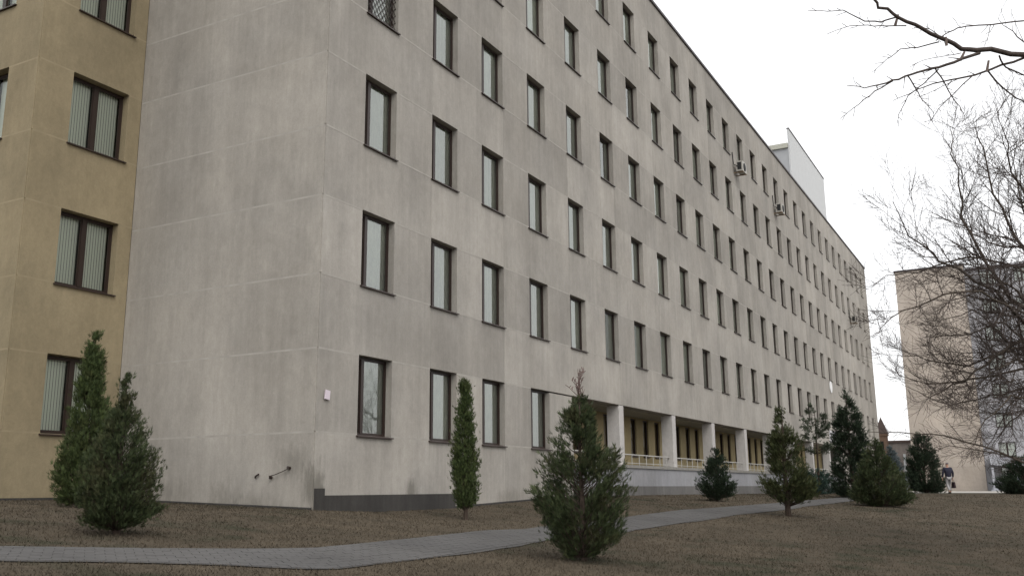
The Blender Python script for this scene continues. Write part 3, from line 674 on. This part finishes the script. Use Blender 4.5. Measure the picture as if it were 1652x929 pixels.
evergreen('pine_tree', 'young thin pine standing close to the colonnade', 'tree', 36.8, -2.75, 4.7,
          [(.45, .35, .4), (.5, .5, .9), (.58, .5, .95), (.66, .75, .6), (.74, .8, .7), (.85, .5, .5), (.93, .35, .3), (1.0, .08, .08)], M['pine'], 30, 15, .17, 81, .07, up=.35, core=.55, limb_r=.014, wid=.09, fan=7, spread=1.0)
evergreen('spruce_tree', 'tall dark pointed spruce by the footpath near the far end', 'tree', 30.78, -5.38, 4.75,
          [(.02, .85, .75), (.1, .95, .85), (.25, .93, .92), (.4, .82, .9), (.52, .78, .82), (.6, .62, .74), (.68, .62, .66), (.76, .45, .55), (.84, .36, .42), (.92, .18, .22), (1.0, .03, .03)], M['darkleaf'], 260, 24, .15, 91, .09, up=.45, core=.4, limb_r=.012, jit=.3)
evergreen('thuja_shrub', 'wide dome shaped thuja in front of the tall dark spruce', 'shrub', 22.68, -7.56, 2.35,
          [(.02, .55, .65), (.06, .80, 1.10), (.14, .98, 1.25), (.3, .98, 1.15), (.45, .85, .9), (.58, .72, .74), (.7, .56, .55), (.82, .40, .36), (.92, .22, .2), (1.0, .06, .06)], M['thuja'], 260, 26, .105, 101, .06, up=1.1, core=.45, limb_r=.010, jit=.35)
evergreen('thuja_tree', 'rounded dark thuja where lawn meets pale paving', 'tree', 50.64, -6.54, 3.75,
          [(.02, .95, 1.0), (.12, 1.05, 1.1), (.3, 1.05, 1.1), (.5, .98, 1.0), (.65, .85, .85), (.8, .62, .6), (.9, .38, .4), (1.0, .1, .1)], M['darkleaf'], 220, 24, .17, 111, .08, up=1.0, core=.45, limb_r=.012)
evergreen('thuja_shrub', 'small low shrub at the foot of the rounded dark thuja', 'shrub', 47.0, -5.1, 1.7,
          [(.02, .5, .6), (.25, .65, .7), (.5, .6, .6), (.75, .42, .4), (1.0, .1, .1)], M['thuja'], 80, 20, .14, 117, .05, up=.9, core=.4, limb_r=.01)
evergreen('yew_bush', 'dark spiky bush at the right beyond the lawn edge', 'bush', 45.6, -12.1, 2.0,
          [(.02, 1.1, 1.2), (.15, 1.45, 1.4), (.4, 1.5, 1.4), (.6, 1.2, 1.15), (.8, .8, .85), (1.0, .3, .4)], M['darkleaf'], 220, 22, .15, 121, .06, up=.7, core=.4, limb_r=.012, jit=.6)
for i, (x_, y_, h_, w_) in enumerate(((33.6, -2.75, 1.15, .62), (36.6, -2.6, 1.3, .7), (39.2, -2.5, 1.2, .8))):
    evergreen('juniper_bush', ['bluish green juniper bush by the colonnade, the lowest of three', 'bluish green juniper bush under the thin young pine', 'bluish green juniper bush half behind the tall spruce'][i], 'bush', x_, y_, h_,
              [(.02, w_ * .7, w_ * .7), (.25, w_, w_), (.55, w_ * .9, w_ * .9), (.8, w_ * .55, w_ * .55), (1.0, .1, .1)], M['teal'], 70, 18, .12, 130 + i, .03, up=.8, core=.4, limb_r=.008, group='juniper bushes by the colonnade')
evergreen('blue_spruce', 'pale blue spruce standing in the gap between the blocks', 'tree', 69.2, -2.4, 3.5,
          [(.05, 1.0, 1.0), (.2, 1.15, 1.15), (.45, .95, .95), (.7, .65, .65), (.88, .3, .3), (1.0, .05, .05)], M['bluespruce'], 150, 20, .2, 141, .08, up=.3, core=.4, limb_r=.014)

# ------------------------------------------------------------------ bare trees
def grow(m, rg, p, d, L, r, lvl, maxl, grav=0.0, twist=.28, nseg=5, kids=(3, 5), minr=.003, up=.05):
    """one branch: a bent tapered tube plus children"""
    pts = [p.copy()]; rad = [r]; dd = d.copy(); side = 1
    for i in range(nseg):
        dd = dd + rg.normal(0, twist / nseg * 1.6, 3) + np.array([0, 0, up - grav]); dd /= np.linalg.norm(dd)
        p = p + dd * L / nseg; pts.append(p.copy()); rad.append(max(minr, r * (1 - .8 * (i + 1) / nseg)))
    m.tube(pts, rad, 6 if lvl == 0 else (4 if lvl < 2 else 3), cap=False)
    if lvl >= maxl: return
    shoots(m, rg, pts, rad, L, lvl, maxl, kids, grav, minr, up)
def shoots(m, rg, pts, rad, L, lvl, maxl, kids, grav=0.0, minr=.003, up=.05, s0=.2, ang=(.5, 1.05)):
    n = rg.integers(kids[0], kids[1] + 1)
    pts = [np.array(q, float) for q in pts]; k = len(pts) - 1
    for j in range(n):
        s = s0 + (1 - s0) * (j + rg.random()) / n; i = min(int(s * k), k - 1); fr_ = s * k - i
        q = pts[i] * (1 - fr_) + pts[i + 1] * fr_; r = (rad[i] * (1 - fr_) + rad[i + 1] * fr_) * .62
        d = pts[i + 1] - pts[i]; d /= np.linalg.norm(d); t = np.cross(d, rg.normal(size=3)); t /= np.linalg.norm(t)
        a = rg.uniform(*ang); nd = d * math.cos(a) + t * math.sin(a)
        grow(m, rg, q, nd, L * rg.uniform(.5, .85) * (1 - .4 * s), max(minr, r), lvl + 1, maxl, grav, nseg=4 if lvl + 1 < maxl else 3, kids=kids, minr=minr, up=up)
Rm = np.array(RX); Cc = np.array(CAM)
def at(px, py, D): return Cc + Rm.T @ np.array([(px - 826) / 1520.84, (464.5 - py) / 1520.84, 1]) * D
def bare_tree(name, label, tx, ty, trunk, limbs, seed, kids, maxl, minr, mat, up=.05, group=None, limbmat=None, lens=(1.0, 1.6), lower=None):
    """trunk: points; limbs: (points, r0, r1, n shoots) each carrying twigs"""
    rg = np.random.default_rng(seed); t = empty(name, (tx, ty, G(tx, ty)), label, 'tree', group); off = np.array(t.location)
    m = MB(); m.tube([np.array(p) - off for p, r in trunk], [r for p, r in trunk], 10); m.build('trunk', limbmat or mat, t, True)
    lm, tw = MB(), MB()
    for (P, r0, r1, n, Lk) in limbs:
        P = [np.array(p) - off for p in P]; k = len(P); P2 = [];
        for i in range(k - 1):
            for s in (0, .33, .67): P2.append(P[i] * (1 - s) + P[i + 1] * s + (rg.normal(0, .02 * Lk, 3) if (i or s) else 0))
        P2.append(P[-1]); rad = list(np.linspace(r0, r1, len(P2)))
        lm.tube(P2, rad, 7, cap=False)
        if n: shoots(tw, rg, P2, rad, Lk * 1.2, 0, maxl, (n, n + n // 3), 0, minr, up, s0=.12)
    lm.build('limb', limbmat or mat, t, True)
    if tw.v: tag(tw.build('twigs', mat, t), kind='stuff')
    return t
# big bare tree just outside the right of the frame, its crown reaching in
D0 = 20.0
TB = at(1735, 860, D0); TB[2] = G(TB[0], TB[1]) - .1
T1 = at(1725, 640, D0); T2 = at(1715, 520, D0); T3 = at(1700, 330, D0); T4 = at(1690, 130, D0 + .3)
def L_(*q): return [at(*a) for a in q]
limbs = [
    (L_((1720, 585, 20), (1652, 548, 19.6), (1600, 575, 19.2), (1555, 610, 18.8), (1500, 640, 18.6)), .055, .010, 14, 1.5),
    (L_((1716, 520, 20), (1650, 500, 20), (1590, 430, 20.2), (1555, 350, 20.4), (1540, 270, 20.6), (1532, 205, 20.8)), .06, .006, 18, 1.7),
    (L_((1716, 520, 20), (1660, 520, 19.4), (1600, 470, 18.8), (1520, 420, 18.4), (1470, 380, 18.2), (1440, 325, 18.0)), .05, .006, 18, 1.6),
    (L_((1712, 480, 20), (1640, 380, 20.6), (1605, 310, 21), (1585, 240, 21.2), (1570, 195, 21.4)), .05, .006, 16, 1.6),
    (L_((1710, 440, 20), (1660, 330, 19.5), (1630, 250, 19.3), (1610, 190, 19.2)), .045, .006, 14, 1.5),
    (L_((1706, 400, 20), (1690, 290, 20.4), (1660, 200, 20.6), (1650, 130, 20.8)), .045, .006, 12, 1.4),
    (L_((1720, 560, 20), (1640, 560, 20.5), (1560, 588, 20.8), (1500, 582, 21), (1446, 572, 21.2)), .04, .006, 18, 1.3),
    (L_((1722, 600, 20), (1650, 595, 19.2), (1570, 612, 18.8), (1500, 620, 18.5), (1450, 605, 18.3)), .038, .006, 16, 1.2),
    (L_((1716, 540, 20), (1640, 500, 18.6), (1580, 470, 18), (1500, 480, 17.6), (1440, 515, 17.4), (1420, 530, 17.3)), .038, .005, 16, 1.2),
    (L_((1716, 500, 20), (1640, 430, 21.2), (1560, 415, 21.8), (1480, 440, 22), (1430, 445, 22.2), (1395, 462, 22.3)), .038, .005, 16, 1.3),
    (L_((1724, 640, 20), (1660, 625, 20.6), (1600, 640, 21), (1530, 655, 21.2), (1455, 620, 21.4)), .035, .005, 14, 1.2),
    (L_((1728, 760, 20), (1652, 745, 19.5), (1590, 722, 19.2), (1540, 705, 19), (1480, 697, 18.8), (1400, 696, 18.6)), .032, .006, 8, .8),
    (L_((1728, 750, 20), (1640, 738, 19.9), (1580, 725, 19.8), (1530, 718, 19.7), (1505, 728, 19.6)), .022, .005, 8, .6),
    (L_((1720, 600, 20), (1660, 600, 21.4), (1620, 540, 22), (1570, 500, 22.4), (1510, 520, 22.6)), .045, .006, 16, 1.5),
    (L_((1722, 620, 20), (1670, 640, 18.8), (1630, 640, 18.2), (1590, 680, 18), (1560, 730, 17.8)), .035, .005, 14, 1.3),
    (L_((1722, 610, 20), (1680, 590, 21), (1640, 640, 21.6), (1610, 690, 21.8), (1580, 745, 22)), .035, .005, 14, 1.3),
    (L_((1715, 500, 20), (1680, 420, 19), (1650, 330, 18.6), (1630, 240, 18.4)), .045, .006, 16, 1.6),
    (L_((1722, 600, 20), (1690, 540, 19), (1640, 470, 18.6), (1600, 440, 18.4), (1540, 450, 18.2)), .045, .006, 18, 1.4),
    (L_((1722, 610, 20), (1670, 560, 21), (1620, 520, 21.3), (1560, 540, 21.6), (1500, 545, 21.8)), .045, .006, 18, 1.3),
    (L_((1724, 640, 20), (1680, 600, 19.4), (1640, 580, 19), (1600, 600, 18.8), (1550, 650, 18.7)), .04, .006, 18, 1.2),
    (L_((1724, 660, 20), (1690, 650, 20.5), (1650, 660, 20.8), (1620, 690, 21), (1600, 720, 21)), .04, .006, 16, 1.1),
    (L_((1712, 470, 20), (1670, 400, 22), (1620, 400, 22.6), (1570, 380, 23), (1515, 300, 23.3)), .045, .006, 16, 1.6),
]
bare_tree('bare_tree', 'big bare tree whose dense twigs fill the right of the view', TB[0], TB[1], [(TB, .19), (at(1732, 760, D0), .16), (T1, .145), (T2, .12), (T3, .07), (T4, .02)], [(P, r0 * .8, r1, n, Lk) for P, r0, r1, n, Lk in limbs], 7, (7, 9), 2, .0031, M['darkbark'], up=.10, limbmat=M['greybark'])
# nearer tree reaching one branch into the top right corner
D1 = 7.2
KB = at(2230, 900, D1 + 1.2); KB[2] = G(KB[0], KB[1]) - .1
fork = at(2215, 300, D1 + 1.0)
def F_(*q): return [at(a, b, D1 + (c if len(q_) else 0)) for (a, b, c) in q for q_ in [(1,)]]
def path_limb(pts, r0, r1, n=0, Lk=.4): return (F_(*pts), r0, r1, n, Lk)
near = [
    path_limb([(2215, 300, 1.0), (1950, 150, .5), (1760, 92, .2), (1652, 85, 0), (1575, 82, 0), (1540, 72, 0), (1500, 53, -.05), (1460, 35, -.1), (1430, 16, -.1), (1405, -2, -.15), (1370, -40, -.2)], .026, .008, 0),
    path_limb([(1447, 28, -.1), (1420, 36, -.1), (1395, 35, -.12), (1375, 24, -.15), (1360, 17, -.15), (1335, 19, -.2), (1303, 17, -.2)], .0062, .0022, 7, .10),
    path_limb([(1462, 42, -.1), (1430, 42, -.1), (1400, 41, -.1), (1372, 42, -.12), (1340, 53, -.15)], .005, .002, 8, .10),
    path_limb([(1515, 68, 0), (1480, 76, .05), (1453, 80, .1), (1430, 97, .12), (1407, 117, .15)], .0055, .0018, 6, .10),
    path_limb([(1652, 34, .3), (1600, 40, .25), (1567, 42, .2), (1545, 45, .2), (1525, 55, .15), (1510, 66, .05)], .006, .004, 7, .14),
    path_limb([(1515, 58, 0), (1500, 47, -.05), (1475, 45, -.1)], .004, .002, 4, .08),
    path_limb([(1580, 86, 0), (1552, 96, -.1), (1515, 108, -.2), (1480, 117, -.25), (1450, 128, -.3), (1420, 136, -.35), (1395, 142, -.4), (1366, 138, -.4)], .013, .0024, 10, .13),
    path_limb([(1440, 131, -.3), (1412, 147, -.35), (1385, 168, -.4), (1355, 192, -.4)], .0055, .0018, 6, .10),
    path_limb([(1464, 122, -.25), (1478, 143, -.2), (1488, 162, -.2), (1504, 179, -.2)], .0055, .0022, 7, .09),
    path_limb([(1508, 109, -.2), (1522, 131, -.2), (1535, 155, -.2), (1548, 172, -.2), (1557, 190, -.2)], .006, .0022, 9, .10),
    path_limb([(1514, 112, -.2), (1490, 135, -.1), (1465, 155, 0), (1450, 185, .05), (1447, 200, .05)], .005, .0018, 6, .10),
    path_limb([(1700, 80, .2), (1652, 94, .15), (1600, 112, .1), (1560, 124, 0), (1520, 131, -.05), (1480, 145, -.1), (1440, 163, -.1)], .012, .002, 9, .14),
    path_limb([(1572, 120, 0), (1545, 145, 0), (1515, 175, 0), (1497, 201, 0)], .005, .0018, 6, .10),
    path_limb([(1612, 90, 0), (1622, 110, .05), (1652, 121, .1), (1690, 130, .1)], .007, .005, 5, .14),
    path_limb([(1594, 115, .1), (1615, 140, .1), (1640, 160, .1), (1665, 172, .1), (1720, 180, .2)], .007, .004, 10, .16),
    path_limb([(1598, 40, .25), (1594, 60, .2), (1587, 77, .2)], .003, .0015, 3, .06),
    path_limb([(1550, 86, -.05), (1530, 90, -.1), (1490, 97, -.15), (1467, 109, -.15)], .0035, .0015, 5, .08),
    path_limb([(1545, 128, -.05), (1520, 140, -.05), (1495, 152, 0), (1475, 160, 0)], .003, .0015, 4, .07),
    path_limb([(2150, 260, .9), (1980, 250, 1.2), (1800, 190, 1.5), (1700, 110, 1.6), (1640, 60, 1.7), (1610, 30, 1.7)], .02, .002, 14, .5),
    path_limb([(2100, 240, .8), (1950, 320, 1.2), (1800, 280, 1.4), (1720, 230, 1.5), (1640, 225, 1.6)], .02, .002, 14, .5),
]
nt_ = bare_tree('bare_tree', 'nearer bare tree reaching one thin branch into the top right sky', KB[0], KB[1], [(KB, .17), (at(2222, 600, D1 + 1.1), .14), (fork, .10), (at(2190, -100, D1 + 1.2), .06), (at(2160, -500, D1 + 1.4), .02)], near, 17, (3, 5), 1, .0022, M['darkbark'], up=.0, limbmat=M['darkbark'])
sb = MB()
off = np.array(nt_.location)
for (a, b_) in (((1449, 24), (1444, 42)), ((1526, 60), (1527, 74)), ((1595, 98), (1592, 116)), ((1556, 84), (1549, 98))):
    sb.tube([at(*a, D1 - .05) - off, (at(*a, D1 - .05) + at(*b_, D1 - .05)) / 2 - off, at(*b_, D1 - .05) - off], [.008, .0095, .011], 6)
sb.build('cut_stub', plain('cut_wood', (.15, .115, .10)), nt_)
# bare trees standing across the lawn behind the viewer: the ground floor panes mirror them
def back_tree():
    rg = np.random.default_rng(77); t = empty('bare_tree', (0, 0, 0), '', 'tree'); m = MB(); tr = MB()
    pts = [(0, 0, -.2), (.05, 0, 1.5), (0, .1, 3.5), (.1, .1, 6), (.1, 0, 9)]; tr.tube(pts, [.2, .17, .14, .09, .03], 8); tr.build('trunk', M['greybark'], t, True)
    shoots(m, rg, pts, [.2, .17, .14, .09, .03], 6.5, 0, 3, (6, 8), 0, .006, .12, s0=.25); m.build('twigs', M['darkbark'], t); return t
bt = back_tree()
spots = [(4, -26, 1.0, .3), (11, -29, 1.1, 1.7), (17, -24, .9, 2.9), (24, -31, 1.15, 4.1), (33, -27, 1.0, 5.2), (-4, -30, 1.1, .9), (44, -30, 1.1, 2.2)]
for i, (x_, y_, s_, a_) in enumerate(spots):
    if i == 0: o = bt
    else:
        o = bt.copy(); COL.objects.link(o)
        for c in bt.children: d = c.copy(); COL.objects.link(d); d.parent = o
    o.location = (x_, y_, G(x_, y_)); o.scale = (s_,) * 3; o.rotation_euler = (0, 0, a_)
    tag(o, 'bare tree across the lawn seen only mirrored in window panes', 'tree', 'bare trees mirrored in the window panes')

# ------------------------------------------------------------------ walking person with a bag
def skin(name, pts, edges, rad, mat, parent, sub=1, root=0):
    me = bpy.data.meshes.new(name); me.from_pydata(pts, edges, []); me.update()
    o = link(name, me, mat, parent); mod = o.modifiers.new('skin', 'SKIN'); mod.use_smooth_shade = True
    for i, r_ in enumerate(rad):
        s = me.skin_vertices[0].data[i]; s.radius = (r_, r_) if not hasattr(r_, '__len__') else r_; s.use_root = (i == root)
    if sub: o.modifiers.new('sub', 'SUBSURF').render_levels = sub
    return o
px_, py_ = 45.6, -8.28
P_ = empty('person', (px_, py_, G(px_, py_) + .02), 'person in dark jacket and pale trousers walking on the paving', 'person')
P_.rotation_euler = (0, 0, math.radians(-60))
pts = [(0, 0, .95), (0, 0, 1.15), (0, .01, 1.38), (0, .02, 1.47), (0, .03, 1.55), (0, .035, 1.63), (0, .02, 1.70),
       (.19, 0, 1.40), (.26, -.04, 1.14), (.27, .04, .92), (.275, .07, .84), (-.19, 0, 1.40), (-.27, .03, 1.15), (-.28, .10, .92), (-.285, .13, .84),
       (.09, 0, .90), (.10, .16, .50), (.10, .10, .09), (.10, .22, .04), (-.09, 0, .90), (-.10, .02, .50), (-.10, -.20, .12), (-.10, -.10, .04)]
E_ = [(0, 1), (1, 2), (2, 3), (3, 4), (4, 5), (5, 6), (2, 7), (7, 8), (8, 9), (9, 10), (2, 11), (11, 12), (12, 13), (13, 14), (0, 15), (15, 16), (16, 17), (17, 18), (0, 19), (19, 20), (20, 21), (21, 22)]
R_ = [(.15, .11), (.15, .11), (.16, .11), .06, .075, .098, .06, .06, .045, .033, .03, .06, .045, .033, .03, .085, .06, .042, .035, .085, .06, .042, .035]
for hx, base, i0 in ((1, (.275, .07, .84), 10), (-1, (-.285, .13, .84), 14)):
    for k, (dx, ln) in enumerate(((-.03, .07), (-.01, .085), (.01, .08), (.028, .065))):
        n0 = len(pts); pts.append((base[0], base[1] + dx, base[2] - .05)); pts.append((base[0] - hx * .015, base[1] + dx * 1.1 + .01, base[2] - .05 - ln)); E_ += [(i0, n0), (n0, n0 + 1)]; R_ += [.010, .008]
    n0 = len(pts); pts.append((base[0] - hx * .03, base[1] + .04, base[2] - .02)); pts.append((base[0] - hx * .035, base[1] + .06, base[2] - .07)); E_ += [(i0, n0), (n0, n0 + 1)]; R_ += [.011, .009]
skin('body', pts, E_, R_, M['skin'], P_)
jp = [(0, 0, .82), (0, 0, 1.15), (0, .01, 1.38), (0, .02, 1.46), (.20, 0, 1.40), (.27, -.04, 1.14), (.28, .04, .90), (-.20, 0, 1.40), (-.28, .03, 1.15), (-.29, .10, .90)]
skin('jacket', jp, [(0, 1), (1, 2), (2, 3), (2, 4), (4, 5), (5, 6), (2, 7), (7, 8), (8, 9)], [(.23, .17), (.20, .15), (.20, .14), .085, .085, .068, .052, .085, .068, .052], M['jacket'], P_)
skin('trousers', [(0, 0, .92), (.09, 0, .86), (.10, .16, .50), (.10, .10, .12), (-.09, 0, .86), (-.10, .02, .50), (-.10, -.20, .15)], [(0, 1), (1, 2), (2, 3), (0, 4), (4, 5), (5, 6)], [(.15, .12), .10, .075, .065, .10, .075, .065], M['trousers'], P_)
skin('hair', [(0, .01, 1.62), (0, .0, 1.70), (0, .02, 1.735)], [(0, 1), (1, 2)], [.088, .10, .06], M['hair'], P_)
for s, y_ in ((.10, .10), (-.10, -.20)): skin('shoe', [(s, y_ - .03, .06), (s, y_ + .18, .035)], [(0, 1)], [.055, .04], M['shoe'], P_)
bgm = MB(); bgm.v = [(-.05, -.2, 0), (.05, -.2, 0), (.05, .2, 0), (-.05, .2, 0), (-.03, -.15, .34), (.03, -.15, .34), (.03, .15, .34), (-.03, .15, .34)]; bgm.f = [(0, 3, 2, 1), (4, 5, 6, 7), (0, 1, 5, 4), (1, 2, 6, 5), (2, 3, 7, 6), (3, 0, 4, 7)]
bo = empty('handbag', (0, 0, 0), 'dark bag hanging from the hand of the walking person', 'bag')
bgm.build('bag_body', M['bagmat'], bo); MB().tube([(0, -.1, .33), (0, -.05, .45), (0, .05, .45), (0, .1, .33)], .01, 5).build('bag_handle', M['bagmat'], bo)
bo.matrix_world = Matrix.Translation(P_.location) @ Matrix.Rotation(math.radians(-60), 4, 'Z') @ Matrix.Translation((.285, .06, .30))
